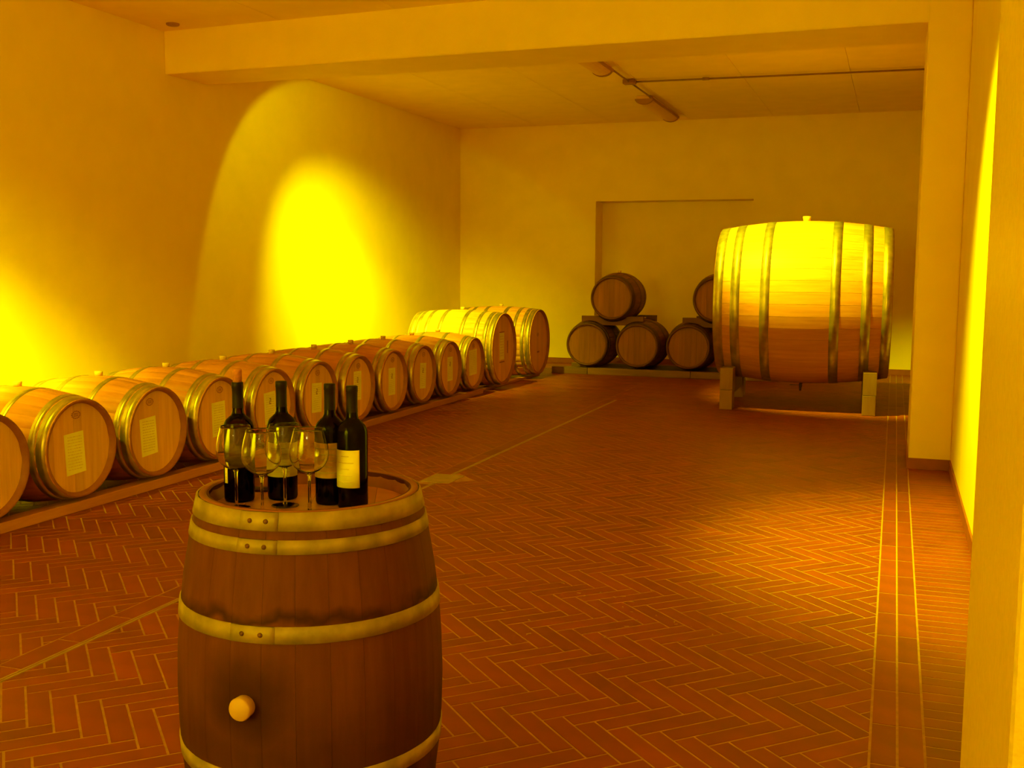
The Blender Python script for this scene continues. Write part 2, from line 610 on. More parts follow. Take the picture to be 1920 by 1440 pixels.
y = 3.633 - 0.3105 * 22
while y < YB:
    rect(-0.0155, 0.067, y, y + 0.3105)
    rect(0.067, 0.1485, y + 0.004, y + 0.3145)
    y += 0.3105
y = YF
while y < YB:
    if not (BY0 - 0.05 < y < BY1 - 0.03 or 1.3 < y < 2.02):
        rect(0.1485, XR, y, y + 0.078)
    y += 0.078
y = YF
while y < 12.0:
    rect(-3.135, DX0 + 0.003, y, min(y + 0.3105, 12.02))
    y += 0.3105


def project(x, y_, z=0.0):
    d = Vector((x, y_, z)) - Vector((0, 0, 1.5))
    q = d.dot(fw)
    if q < 0.1:
        return None
    return 960 + 1997.2 * d.dot(r2) / q, 720 + 1997.2 * d.dot(d2) / q


def seen_area(p):
    pp = [project(*a) for a in p]
    if any(a is None for a in pp):
        return 0
    cx_ = sum(a[0] for a in pp) / len(pp)
    cy_ = sum(a[1] for a in pp) / len(pp)
    if not (0 < cx_ < 1920 and 0 < cy_ < 1440):
        return 0
    if 345 < cx_ < 830 and cy_ > 900:       # behind the tasting barrel
        return 0
    if cx_ > 1800:
        return 0
    return abs(parea(pp))


def in_square(p):
    cx_ = sum(a[0] for a in p) / len(p)
    cy_ = sum(a[1] for a in p) / len(p)
    return SQ[0] < cx_ < SQ[1] and SQ[2] < cy_ < SQ[3]


tiles = [t for t in tiles if not in_square(t)]
order = sorted(range(len(tiles)), key=lambda i: -seen_area(tiles[i]))
single = set(order[:300])
rest = MB()
TH = 0.012


def add_tile(mb, p, cx_=0.0, cy_=0.0):
    h = random.uniform(-0.0006, 0.0006)
    tx, ty = random.uniform(-0.002, 0.002), random.uniform(-0.002, 0.002)
    mx = sum(a[0] for a in p) / len(p)
    my = sum(a[1] for a in p) / len(p)

    def top(a):
        return (a[0] - cx_, a[1] - cy_, h * 0.5 + tx * (a[0] - mx) + ty * (a[1] - my))
    a = [mb.vert((q[0] - cx_, q[1] - cy_, -TH)) for q in p]
    b = [mb.vert(top(q)) for q in p]
    mb.face(b)
    for i in range(len(p)):
        j = (i + 1) % len(p)
        mb.face((a[i], a[j], b[j], b[i]))


for i, p in enumerate(tiles):
    t = random.gauss(0, 0.25)
    if i in single:
        mx = sum(a[0] for a in p) / len(p)
        my = sum(a[1] for a in p) / len(p)
        mb = MB()
        mb.cur = t
        add_tile(mb, p, mx, my)
        mb.build('tile', M['tile'], floor, (mx, my, 0), fix=False)
    else:
        rest.cur = t
        add_tile(rest, p)
o = rest.build('tile_field', M['tile'], floor, fix=False)
o['kind'] = 'stuff'

# slot drain let into the floor, with a square pit cover
w = MB()
w.box(DX0, DX0 + 0.008, YF, 12.02, -0.01, 0.001)
w.box(DX1 - 0.008, DX1, YF, 12.02, -0.01, 0.001)
tag(w.build('drain_edging', M['steel'], floor), 'pale steel edging of the long floor drain')
w = MB(); w.box(DX0 + 0.008, DX1 - 0.008, YF, 12.02, -0.01, -0.0015)
tag(w.build('drain_slot', M['slot'], floor), 'dark open slot of the floor drain')
w = MB(); w.box(SQ[0] + 0.005, SQ[1] - 0.005, SQ[2] + 0.005, SQ[3] - 0.005, -0.01, 0.0035)
tag(bevel(w.build('drain_cover', M['steel'], floor), 0.002), 'square steel cover over the drain pit')
# dabs of mortar left on the tiles
w = MB()
rs = random.Random(3)
for k in range(26):
    cx_, cy_ = rs.gauss(-1.05, 0.28), rs.gauss(4.55, 0.22)
    rr = rs.uniform(0.003, 0.010)
    aa = rs.uniform(0, PI)
    pts = []
    for j in range(6):
        a_ = 2 * PI * j / 6
        ex, ey = rr * 1.8 * math.cos(a_) * rs.uniform(0.6, 1), rr * 0.7 * math.sin(a_) * rs.uniform(0.6, 1)
        pts.append((cx_ + ex * math.cos(aa) - ey * math.sin(aa), cy_ + ex * math.sin(aa) + ey * math.cos(aa), -0.001))
    w.prism(pts, (0, 0, 0.0035))
o = w.build('mortar_specks', M['grout'], floor)
o['kind'] = 'stuff'

# ------------------------------------------------------------------ barrels
TX = Matrix(((0, 0, 1, 0), (1, 0, 0, 0), (0, 1, 0, 0), (0, 0, 0, 1)))  # axis Z -> X, x->y, y->z


def prof_r(t, Ln, Rb, Rh):
    s = 2 * t / Ln
    return Rb - (Rb - Rh) * s * s


def stave_mesh(T, a0, a1, Ln, Rb, Rh, thick=0.027, nl=10, gap=0.0009, lift=0.0, dist=2):
    mb = MB(T)
    g = gap / Rb
    rows = []
    for k in range(nl + 1):
        t = -Ln / 2 + Ln * k / nl
        r = prof_r(t, Ln, Rb, Rh) + lift
        row = []
        for j in range(dist + 1):
            a = a0 + g + (a1 - a0 - 2 * g) * j / dist
            # edges of a stave sit a hair lower than its middle
            dr = -0.0005 if j in (0, dist) else 0.0
            row.append(mb.vert(((r + dr) * math.cos(a), (r + dr) * math.sin(a), t)))
        ri = r - thick
        r0 = r + -0.0005
        side = [mb.vert((q * math.cos(a), q * math.sin(a), t)) for q, a in ((r0, a1 - g), (ri, a1 - g), (ri, a0 + g), (r0, a0 + g))]
        rows.append((row, side))
    for k in range(nl):
        A, B = rows[k], rows[k + 1]
        for j in range(dist):
            mb.face((A[0][j], A[0][j + 1], B[0][j + 1], B[0][j]), True)
        for j in range(3):
            mb.face((A[1][j], A[1][j + 1], B[1][j + 1], B[1][j]))
    mb.face(rows[0][1][::-1])
    mb.face(rows[-1][1])
    return mb


def body_mesh(T, Ln, Rb, Rh, ns=26, thick=0.026, nl=12, rnd=None):
    """all staves of a barrel in one shell, joints cut in as fine grooves; open ends show the chime thickness"""
    mb = MB(T)
    rnd = rnd or random
    ang = []
    for s in range(ns):
        a = 2 * PI * s / ns
        d = 2 * PI / ns
        tv = rnd.gauss(0, 0.35)
        ang += [(a, -0.0018, tv), (a + 0.035 * d, 0, tv), (a + 0.5 * d, 0.0006, tv), (a + 0.965 * d, 0, tv)]
    rows = []
    for k in range(nl + 1):
        t = -Ln / 2 + Ln * k / nl
        r = prof_r(t, Ln, Rb, Rh)
        rows.append([mb.vert(((r + dr) * math.cos(a), (r + dr) * math.sin(a), t)) for a, dr, _ in ang])
    n = len(ang)
    for k in range(nl):
        for j in range(n):
            mb.cur = ang[j][2]
            j2 = (j + 1) % n
            mb.face((rows[k][j], rows[k][j2], rows[k + 1][j2], rows[k + 1][j]), True)
    mb.cur = 0
    return mb


def chime_mesh(T, Ln, Rh, sgn, thick=0.026, depth=0.035, segs=48):
    mb = MB(T)
    z = sgn * Ln / 2
    mb.lathe([(Rh, z), (Rh - 0.006, z + sgn * 0.003), (Rh - thick * 0.75, z - sgn * 0.002), (Rh - thick, z - sgn * depth), (Rh - thick - 0.01, z - sgn * depth * 1.2)], segs)
    return mb


def hoop_mesh(T, t0, t1, Ln, Rb, Rh, th=0.0028, segs=56, lap=None):
    mb = MB(T)
    ra, rb_ = prof_r(t0, Ln, Rb, Rh), prof_r(t1, Ln, Rb, Rh)
    mb.lathe([(ra - 0.004, t0), (ra + th, t0), (rb_ + th, t1), (rb_ - 0.004, t1)], segs)
    if lap is not None:
        mb.lathe([(ra, t0), (ra + th * 1.2, t0), (rb_ + th * 1.2, t1), (rb_, t1)], 8, lap - 0.34, lap, closed_prof=True, smooth=True)
    return mb


def head_boards(T, z, rad, n, thick=0.014, sgn=1, wid=None):
    """boards of a head, each one its own mesh, running along local y of the unturned frame"""
    res = []
    edges = [-rad + 2 * rad * k / n for k in range(n + 1)]
    for k in range(1, n):
        edges[k] += random.uniform(-0.08, 0.08) * 2 * rad / n
    for k in range(n):
        a, b = edges[k] + 0.0006, edges[k + 1] - 0.0006
        xs_ = [a + (b - a) * j / 4 for j in range(5)]
        if k == 0:
            xs_[0] = -rad + 1e-4
        if k == n - 1:
            xs_[-1] = rad - 1e-4
        up = [(x, math.sqrt(max(0, rad * rad - x * x))) for x in xs_]
        poly = [(x, -yy, z) for x, yy in up] + [(x, yy, z) for x, yy in up[::-1]]
        cl = [poly[0]]
        for q in poly[1:]:
            if (Vector(q) - Vector(cl[-1])).length > 1e-3:
                cl.append(q)
        mb = MB(T)
        mb.cur = random.gauss(0, 0.3)
        mb.prism(cl, (0, 0, thick * sgn))
        res.append(mb)
    return res


class Kind:
    pass


def barrel_parts(Rb, Rh, Ln, mats, bands, nboards=7, nlabel=True, ns=26):
    """shared meshes of one lying barrel: local X is the axis (front head at +X), z=0 is the underside of the bilge"""
    T = Matrix.Translation((0, 0, Rb)) @ TX
    k = Kind()
    k.Rb, k.Rh, k.Ln, k.bands = Rb, Rh, Ln, bands
    k.body = body_mesh(T, Ln, Rb, Rh, ns).mesh('staves', mats['body'])
    k.chimes = [chime_mesh(T, Ln, Rh, s).mesh('chime', mats['chime']) for s in (1, -1)]
    k.hoops = []
    for s in (1, -1):
        for (a, b) in bands:
            ta, tb = s * (Ln / 2 - a), s * (Ln / 2 - b)
            k.hoops.append(hoop_mesh(T, ta, tb, Ln, Rb, Rh).mesh('hoop', mats['hoop']))
    k.head_z = Ln / 2 - 0.034
    k.boards = [mb.mesh('head_board', mats['head']) for mb in head_boards(T, k.head_z - 0.014, Rh - 0.025, nboards)]
    mb = MB(T)
    mb.lathe([(0, -k.head_z), (Rh - 0.025, -k.head_z), (Rh - 0.025, -k.head_z + 0.01), (0, -k.head_z + 0.01)], 40, smooth=False)
    k.rear = mb.mesh('rear_head', mats['head'])
    mb = MB(Matrix.Translation((0, 0, 2 * Rb)))
    mb.lathe([(0, -0.01), (0.024, -0.01), (0.028, 0.028), (0.026, 0.031), (0, 0.031)], 20)
    k.bung = mb.mesh('bung', mats['bung'])
    return k


def place_barrel(k, name, label, loc, rot, group, board_mats=None, roll=0.0, bung=True):
    t = thing(name, label, 'barrel', loc, rot, group)
    link('staves', k.body, t)
    for c in k.chimes:
        link('chime', c, t)
    for h in k.hoops:
        link('hoop', h, t)
    hd = bpy.data.objects.new('front_head', None)
    COL.objects.link(hd)
    hd.parent = t
    for b in k.boards:
        if board_mats:
            b = b.copy()
            b.materials.clear()
            b.materials.append(board_mats)
        link('head_board', b, hd)
    link('rear_head', k.rear, t)
    if bung:
        link('bung', k.bung, t)
    return t


def head_rect(k, yc, zc, w_, h_, mat, name, parent, tilt=0.0, off=0.0012, th=0.0008):
    """a flat sheet fixed on the front head; yc, zc from the head's centre"""
    x = k.head_z + off
    c, s = math.cos(tilt), math.sin(tilt)
    pts = []
    for (a, b) in ((-1, -1), (1, -1), (1, 1), (-1, 1)):
        yy, zz = a * w_ / 2, b * h_ / 2
        pts.append((x, yc + yy * c - zz * s, k.Rb + zc + yy * s + zz * c))
    mb = MB()
    mb.prism(pts, (th, 0, 0))
    return mb.build(name, mat, parent)


def strokes(k, yc, zc, rects, mat, name, parent, off):
    """print on a head or on its sheet, raised by the thickness of ink: rects are (y0, y1, z0, z1) from yc, zc"""
    mb = MB()
    x = k.head_z + off
    for (a, b, c, d) in rects:
        mb.prism([(x, yc + a, k.Rb + zc + c), (x, yc + b, k.Rb + zc + c), (x, yc + b, k.Rb + zc + d), (x, yc + a, k.Rb + zc + d)], (0.0004, 0, 0))
    return mb.build(name, mat, parent)


def text_lines(w_, h_, n, seed, frac=0.8):
    rr = random.Random(seed)
    out = []
    for i in range(n):
        z1 = h_ / 2 - (i + 0.7) * h_ / (n + 0.6)
        x = -w_ * frac / 2
        while x < w_ * frac / 2 - 0.004:
            l = rr.uniform(0.008, 0.028)
            out.append((x, min(x + l, w_ * frac / 2), z1 - h_ * 0.10 / n, z1 + h_ * 0.16 / n))
            x += l + 0.005
    return out


def oval_brand(seed):
    out = []
    for j in range(14):
        a = 2 * PI * j / 14
        out.append((0.034 * math.cos(a) - 0.006, 0.034 * math.cos(a) + 0.006, 0.022 * math.sin(a) - 0.003, 0.022 * math.sin(a) + 0.003))
    for q in (-0.008, 0.0, 0.008):
        out.append((-0.020, 0.020, q - 0.002, q + 0.002))
    return out


bands = ((0.008, 0.064), (0.074, 0.116), (0.315, 0.358))
mats_row = dict(body=M['oak_row'], chime=M['chime'], hoop=M['hoop'], head=M['oak_head'], bung=M['bung'])
K1 = barrel_parts(0.360, 0.300, 0.98, mats_row, bands)
K1b = barrel_parts(0.360, 0.300, 0.98, mats_row, bands)
XH = -4.65
row_y = [5.19 + 0.7244 * (i - 1) for i in range(11)]
nth = ['nearest', 'second', 'third', 'fourth', 'fifth', 'sixth', 'seventh', 'eighth', 'ninth', 'tenth', 'last']
desc = ['cut by the left edge', 'its bung standing clear against the glow', 'its sheet left of centre',
        'half hidden behind the corked wine bottle', 'behind the two left wine bottles', 'between the two pairs of wine bottles', 'behind the necks of the right wine bottles',
        'just right of the wine bottles', 'with a narrow tall paper sheet', 'next to the pale-headed barrel', 'pale-headed beside the big barrels']
sheet = [(-0.02, -0.02), (-0.03, -0.02), (-0.07, -0.015), (0.0, 0.0), (-0.03, 0.0), (-0.02, 0.0), (0.0, 0.03), (0.0, 0.0), (0.02, -0.01), (0.03, 0.0), (0.0, 0.02)]
for i, y in enumerate(row_y):
    k = (K1, K1b)[i % 2]
    label = '%s small oak barrel of the left row, %s' % (nth[i], desc[i])
    t = place_barrel(k, 'wine_barrel', label, (XH - 0.49, y, 0.037), R(random.uniform(-0.3, 0.3)), 'small oak barrels in the left row',
                     board_mats=M['oak_head_pale'] if i == 10 else None)
    sy, sz = sheet[i]
    sw, sh_ = (0.165, 0.255)
    if i >= 6:
        sw, sh_ = 0.15, 0.27
    if i == 10:
        sw, sh_ = 0.24, 0.30
    tl = R(random.uniform(-4, 4))
    if i == 1:
        tl = R(3.5)
    if i == 2:
        tl = R(4)
    s = head_rect(k, sy, sz - 0.01, sw, sh_, M['paper'], 'paper_sheet', t, tl)
    tag(s, 'cream paper sheet pinned on the head')
    strokes(k, sy, sz - 0.01, text_lines(sw * 0.92, sh_ * 0.9, 12, i), M['ink_faint'], 'print', s, 0.0021)
    if i >= 4 and i != 10:
        fig = [(-0.012, 0.012, 0.072, 0.078), (0.004, 0.012, 0.045, 0.078), (-0.012, -0.004, 0.03, 0.06), (-0.012, 0.014, 0.03, 0.037)]
        strokes(k, sy, sz - 0.01, fig, M['ink'], 'figure', s, 0.0026)
    b = strokes(k, sy + 0.02, 0.205, oval_brand(i), M['brand'], 'brand_mark', t, 0.0008)
    tag(b, 'dark burnt oval brand on the head')

# two big barrels at the end of the row
mats_big = dict(body=M['oak'], chime=M['chime'], hoop=M['hoop'], head=M['oak_head'], bung=M['bung'])
K2 = barrel_parts(0.482, 0.445, 1.15, mats_big, ((0.010, 0.075), (0.090, 0.140), (0.215, 0.262), (0.40, 0.45)), nboards=9, ns=32)
for i, (y, label) in enumerate(((12.58, 'large oak barrel next to the last small barrel of the left row'), (14.00, 'large oak barrel at the far end of the left row by the back wall'))):
    t = place_barrel(K2, 'large_wine_barrel', label, (-4.60 - 0.575, y, 0.030), 0, 'two large oak barrels at the end of the row')
    if i == 0:
        s = head_rect(K2, -0.02, 0.03, 0.17, 0.34, M['paper'], 'paper_sheet', t)
        strokes(K2, -0.02, 0.03, text_lines(0.15, 0.3, 8, 40), M['ink_faint'], 'print', s, 0.0021)
        for q in ((-0.09, 0.09, 0.175, 0.185), (-0.08, 0.10, -0.205, -0.19), (0.20, 0.225, -0.10, 0.06)):
            strokes(K2, -0.02, 0.03, [q], M['brand'], 'brand_mark', t, 0.0012)
    else:
        strokes(K2, 0.0, 0.10, oval_brand(1), M['brand'], 'brand_mark', t, 0.0008)
        strokes(K2, 0.02, -0.14, [(-0.05, 0.05, -0.012, 0.012)], M['brand'], 'brand_mark', t, 0.0008)

# timber rails under the row
def rail(name, box, mat, label, group=None, cat='beam'):
    x0, x1, y0, y1, z0, z1 = box
    mb = MB()
    cx_, cy_ = (x0 + x1) / 2, (y0 + y1) / 2
    mb.box(x0 - cx_, x1 - cx_, y0 - cy_, y1 - cy_, 0, z1 - z0)
    o = mb.build(name, mat, None, (cx_, cy_, z0))
    bevel(o, 0.005)
    return tag(o, label, cat, group)


rail('timber_rail', (-4.78, -4.68, 2.6, 7.02, 0, 0.064), M['timber'], 'long timber rail on the floor under the front ends of the nearest small barrels', 'timber rails under the left row')
rail('timber_rail', (-4.78, -4.68, 7.03, 12.05, 0, 0.064), M['timber'], 'long timber rail on the floor under the front ends of the farther small barrels', 'timber rails under the left row')
rail('timber_rail', (-5.60, -5.50, 2.6, 12.05, 0, 0.064), M['timber'], 'long timber rail under the rear ends of the small barrels', 'timber rails under the left row')
rail('timber_rail', (-4.86, -4.76, 12.10, 14.50, 0, 0.032), M['timber'], 'timber rail on the floor under the front ends of the two large barrels', 'timber rails under the left row')
rail('timber_rail', (-5.60, -5.50, 12.10, 14.50, 0, 0.032), M['timber'], 'timber rail under the rear ends of the two large barrels', 'timber rails under the left row')

# ------------------------------------------------------------------ stacked barrels against the back wall
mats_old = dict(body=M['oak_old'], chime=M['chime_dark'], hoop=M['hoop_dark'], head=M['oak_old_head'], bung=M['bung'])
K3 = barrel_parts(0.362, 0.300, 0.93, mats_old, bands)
SY = 14.83
zb = 0.435 - 0.362
for x, z, label in ((-4.165, zb, 'dark oak barrel at the left end of the bottom tier by the back wall'),
                    (-3.430, zb, 'middle dark oak barrel of the bottom tier, under the raised plank'),
                    (-2.700, zb, 'bottom-tier dark oak barrel beside the big cask'),
                    (-1.970, zb, 'dark oak barrel of the bottom tier hidden behind the big cask'),
                    (-3.81, 1.108 - 0.362, 'dark oak barrel lying on top of the left pair by the back wall'),
                    (-2.335, 1.108 - 0.362, 'upper dark oak barrel partly hidden by the big cask')):
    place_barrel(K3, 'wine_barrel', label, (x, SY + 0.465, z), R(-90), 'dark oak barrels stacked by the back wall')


def pallet_rail(box, label):
    return rail('pallet_rail', box, M['timber_x'], label, 'rails under the stacked barrels')


pallet_rail((-4.70, -4.16, 14.86, 14.98, 0, 0.097), 'pale short rail end sticking out left under the stacked barrels')
pallet_rail((-4.155, -2.66, 14.86, 14.98, 0, 0.097), 'long front rail under the bottom tier of stacked barrels')
pallet_rail((-2.655, -1.45, 14.86, 14.98, 0, 0.097), 'front rail under the stacked barrels next to the big cask')
pallet_rail((-4.62, -1.45, 15.60, 15.72, 0, 0.095), 'rear rail under the stacked barrels')


def cradle_plank(x0, x1, xt, xa, xb, y, ya, label):
    """plank cut to lie on two lower barrels and carry one above"""
    def rad(yy):
        return prof_r(yy - (SY + 0.465), 0.93, 0.362, 0.300) + 0.004
    r = rad(ya) if abs(ya - SY - 0.465) < 1e-9 else max(rad(ya - 0.03), rad(ya + 0.03))
    zt, zl = 1.108, 0.435
    n = 28
    top, bot = [], []
    for i in range(n + 1):
        x = x0 + (x1 - x0) * i / n
        zz = 0.845
        d = abs(x - xt)
        if d < r:
            zz = min(zz, zt - math.sqrt(r * r - d * d))
        zl_ = 0.715
        for c in (xa, xb):
            d = abs(x - c)
            if d < r:
                zl_ = max(zl_, zl + math.sqrt(r * r - d * d))
        top.append((x, zz))
        bot.append((x, min(zl_, zz - 0.012)))
    mb = MB()
    cx_, cy_ = (x0 + x1) / 2, y + 0.03
    for i in range(n):
        a, b = bot[i], bot[i + 1]
        c, d = top[i + 1], top[i]
        # closed strip of quads front/back/top/bottom
        P = [(a[0] - cx_, -0.03, a[1]), (b[0] - cx_, -0.03, b[1]), (c[0] - cx_, -0.03, c[1]), (d[0] - cx_, -0.03, d[1])]
        Q = [(p[0], 0.03, p[2]) for p in P]
        pi = [mb.vert(p) for p in P]
        qi = [mb.vert(p) for p in Q]
        mb.face(pi)
        mb.face(qi[::-1])
        mb.face((pi[3], pi[2], qi[2], qi[3]))
        mb.face((pi[0], qi[0], qi[1], pi[1]))
        if i == 0:
            mb.face((pi[0], pi[3], qi[3], qi[0]))
        if i == n - 1:
            mb.face((pi[1], qi[1], qi[2], pi[2]))
    o = mb.build('cradle_plank', M['timber_dark'], None, (cx_, cy_, 0), fix=False)
    return tag(o, label, 'plank', 'cradle planks between the barrel tiers')


for xt, xa, xb, nm in ((-3.81, -4.165, -3.430, 'the left pair of stacked barrels'), (-2.335, -2.700, -1.970, 'the stacked barrels beside the big cask')):
    cradle_plank(xt - 0.47, xt + 0.44, xt, xa, xb, SY + 0.13, SY + 0.16, 'dark notched front plank lying across ' + nm)
    cradle_plank(xt - 0.38, xt + 0.50, xt, xa, xb, SY + 0.74, SY + 0.77, 'dark notched rear plank lying across ' + nm)

# ------------------------------------------------------------------ big cask on its cradle
CL, CRb, CRh = 1.825, 0.905, 0.815
CZ = 1.158
CROT = R(1.9)
CC = Vector((-0.958, 12.40, 0))
cask = thing('big_cask', 'huge bright oak cask lying on a timber cradle by the pillar', 'cask', CC, CROT)
T = Matrix.Translation((0, 0, CZ)) @ TX
ns = 44
for s in range(ns):
    d = 2 * PI / ns
    off = random.uniform(-0.1, 0.1) * d * 0
    stave_mesh(T, s * d, (s + 1) * d, CL, CRb, CRh, 0.05, 12, 0.0012).build('stave', M['cask'], cask)
for s in (1, -1):
    chime_mesh(T, CL, CRh, s, 0.05, 0.06, 64).build('chime', M['chime'], cask)
for t in (-0.862, -0.680, -0.368, 0.345, 0.655, 0.862):
    hoop_mesh(T, t - 0.048, t + 0.048, CL, CRb, CRh, 0.004, 96).build('hoop', M['hoop'], cask)
for s in (1, -1):
    hd = bpy.data.objects.new('head', None)
    COL.objects.link(hd)
    hd.parent = cask
    for mb in head_boards(T, s * (CL / 2 - 0.09), CRh - 0.04, 11, 0.03, s):
        mb.build('head_board', M['oak_head'], hd)
mb = MB(Matrix.Translation((0, 0, CZ + CRb)))
mb.lathe([(0, -0.02), (0.035, -0.02), (0.045, 0.045), (0.042, 0.05), (0, 0.05)], 24)
mb.build('bung', M['bung'], cask)
tapo = bpy.data.objects.new('tap', None)
COL.objects.link(tapo)
tapo.parent = cask
ty, tz = -0.12, CZ - CRb
mb = MB(); mb.tube((0.0, ty, tz + 0.01), (0.0, ty, tz - 0.035), 0.018, 14)
mb.tube((0.0, ty + 0.02, tz - 0.03), (0.0, ty - 0.05, tz - 0.035), 0.014, 12)
mb.tube((0.0, ty - 0.045, tz - 0.028), (0.0, ty - 0.05, tz - 0.075), 0.012, 12)
mb.build('spout', M['metal_dark'], tapo)
mb = MB(); mb.box(-0.12, -0.01, ty - 0.035, ty - 0.02, tz - 0.018, tz - 0.010)
bevel(mb.build('lever', M['metal_dark'], tapo), 0.002)


def cradle(xc, label):
    """one end support of the big cask: two blocky feet and a bolster cut to the cask's round"""
    g = thing('cask_cradle', label, 'cradle', CC + Vector((xc * math.cos(CROT), xc * math.sin(CROT), 0)), CROT, 'timber cradles under the big cask')
    hw = 0.068
    rr = prof_r(abs(xc) - hw, CL, CRb, CRh) + 0.006

    def arc(y0, y1, n=8):
        return [(y0 + (y1 - y0) * i / n, CZ - math.sqrt(rr * rr - (y0 + (y1 - y0) * i / n) ** 2)) for i in range(n + 1)]
    for s in (-1, 1):
        ya, yb = 0.74, 0.50
        # foot block, upper and lower pieces
        mb = MB()
        a, b = sorted((s * ya, s * yb))
        mb.box(-hw, hw, a, b, 0, 0.215)
        bevel(mb.build('foot', M['timber_pale'], g), 0.006)
        mb = MB()
        ar = arc(a, b)
        ztop = [(q[0], min(q[1], 0.452)) for q in ar]
        poly = [(-hw, a, 0.218), (-hw, b, 0.218)] + [(-hw, q[0], q[1]) for q in ztop[::-1]]
        mb.prism(poly, (2 * hw, 0, 0))
        mb.build('upright', M['timber_pale'], g)
    mb = MB()
    ar = arc(-0.50, 0.50, 16)
    lo = 0.15
    for i in range(16):
        (y0, z0), (y1, z1) = ar[i], ar[i + 1]
        mb.prism([(-hw + 0.015, y0, lo), (-hw + 0.015, y1, lo), (-hw + 0.015, y1, z1), (-hw + 0.015, y0, z0)], (2 * hw - 0.03, 0, 0))
    mb.build('bolster', M['timber_dark'], g)
    return g


cradle(0.725, 'pale timber cradle under the right end of the big cask')
cradle(-0.755, 'dark timber cradle under the left end of the big cask')

# ------------------------------------------------------------------ ceiling luminaires and conduit
def luminaire(y0, y1, label):
    g = thing('ceiling_light', label, 'lamp', (-3.22, (y0 + y1) / 2, ZC), 0, 'long batten lights on the ceiling')
    h = (y1 - y0) / 2
    mb = MB(); mb.box(-0.115, 0.095, -h, h, -0.045, 0)
    bevel(mb.build('tray', M['fixture'], g), 0.008)
    mb = MB()
    sec = [(0.11 * math.cos(a) - 0.01, -0.045 - 0.06 * math.sin(a)) for a in [PI * i / 10 for i in range(11)]]
    mb.prism([(x, -h + 0.03, z) for x, z in sec], (0, 2 * h - 0.06, 0))
    mb.build('diffuser', M['fixture'], g)
    for s in (-1, 1):
        mb = MB()
        sec2 = [(0.122 * math.cos(a) - 0.01, -0.04 - 0.075 * math.sin(a)) for a in [PI * i / 10 for i in range(11)]]
        ya, yb = sorted((s * h, s * (h - 0.045)))
        mb.prism([(x, ya, z) for x, z in sec2], (0, yb - ya, 0))
        mb.build('end_cap', M['fixture_end'], g)
    mb = MB(); mb.box(0.093, 0.112, -h - 0.02, h + 0.02, -0.062, -0.030)
    mb.build('gasket', M['fixture_end'], g)
    mb = MB(); mb.tube((0.09, -h - 0.06, -0.028), (0.09, -h + 0.01, -0.028), 0.022, 10)
    mb.build('gland', M['fixture_end'], g)
    return g


luminaire(10.45, 12.03, 'long batten ceiling light half hidden by the beam')
luminaire(14.12, 15.93, 'long batten ceiling light near the back wall')
cn = thing('conduit', 'thin grey cable conduit under the ceiling with a junction box', 'conduit', (-3.13, 12.90, ZC - 0.003))
mb = MB(); mb.tube((0, -0.80, -0.028), (0, -0.04, -0.028), 0.011); mb.build('pipe', M['conduit'], cn)
mb = MB(); mb.tube((0, 0.04, -0.028), (0, 1.17, -0.028), 0.011); mb.build('pipe', M['conduit'], cn)
mb = MB(); mb.tube((0.05, 0.02, -0.028), (3.56, 0.215, -0.028), 0.011); mb.build('pipe', M['conduit'], cn)
mb = MB(); mb.box(-0.075, 0.075, -0.06, 0.06, -0.055, 0)
bevel(mb.build('junction_box', M['fixture_end'], cn), 0.01)
mb = MB(); mb.tube((0.87, 0.066, -0.028), (0.95, 0.070, -0.028), 0.017); mb.build('pipe_coupling', M['conduit'], cn)
mb = MB(); mb.lathe([(0, -0.02), (0.052, -0.02), (0.062, -0.012), (0.062, 0.0)], 28)
tag(mb.build('smoke_detector', M['fixture_end'], None, (-6.55, 8.70, ZC)), 'small dark round detector on the ceiling by the beam', 'detector')

# ------------------------------------------------------------------ tasting barrel in the foreground
fg = thing('tasting_barrel', 'upright oak barrel serving as a tasting table in the foreground', 'barrel', FG_C, 0)
FL, FRb, FRh = 0.95, 0.332, 0.2740
TZ = Matrix.Translation((0, 0, FL / 2))
ns = 26
for s in range(ns):
    d = 2 * PI / ns
    mb = stave_mesh(TZ, s * d + 0.05, (s + 1) * d + 0.05, FL, FRb, FRh, 0.026, 10, 0.0003, dist=3)
    mb.build('stave', M['tasting'], fg)
lap = FG_FACE + R(-15)
rv = (R(-29 + 15), R(-21 + 15))
for (a, b, sides) in ((0.0, 0.041, (1, -1)), (0.061, 0.092, (1, -1)), (0.252, 0.290, (1,)), (0.312, 0.350, (-1,))):
    for s in sides:
        ta, tb = sorted((s * (FL / 2 - a), s * (FL / 2 - b)))
        lp = lap if a < 0.3 else lap - R(3)
        h = hoop_mesh(TZ, ta, tb, FL, FRb, FRh, 0.0030, 72, lap=lp).build('hoop', M['hoop_old'], fg)
        tm = (ta + tb) / 2
        rr = prof_r(tm, FL, FRb, FRh) + 0.0042
        for q in rv:
            an = lp + q
            mb = MB(Matrix.Translation((rr * math.cos(an), rr * math.sin(an), FL / 2 + tm)) @ Matrix.Rotation(an, 4, 'Z') @ Matrix.Rotation(PI / 2, 4, 'Y'))
            mb.lathe([(0, 0.003), (0.004, 0.002), (0.006, 0.0), (0.006, -0.003)], 10)
            mb.build('rivet', M['rivet'], h)
mb = MB(TZ)
z = FL / 2
mb.lathe([(FRh - 0.002, z - 0.002), (FRh - 0.005, z + 0.002), (FRh - 0.021, z + 0.001), (FRh - 0.030, z - 0.028), (FRh - 0.034, z - 0.045)], 72)
mb.build('chime', M['chime'], fg)
HEAD_Z = 0.912
hd = bpy.data.objects.new('head', None)
COL.objects.link(hd)
hd.parent = fg
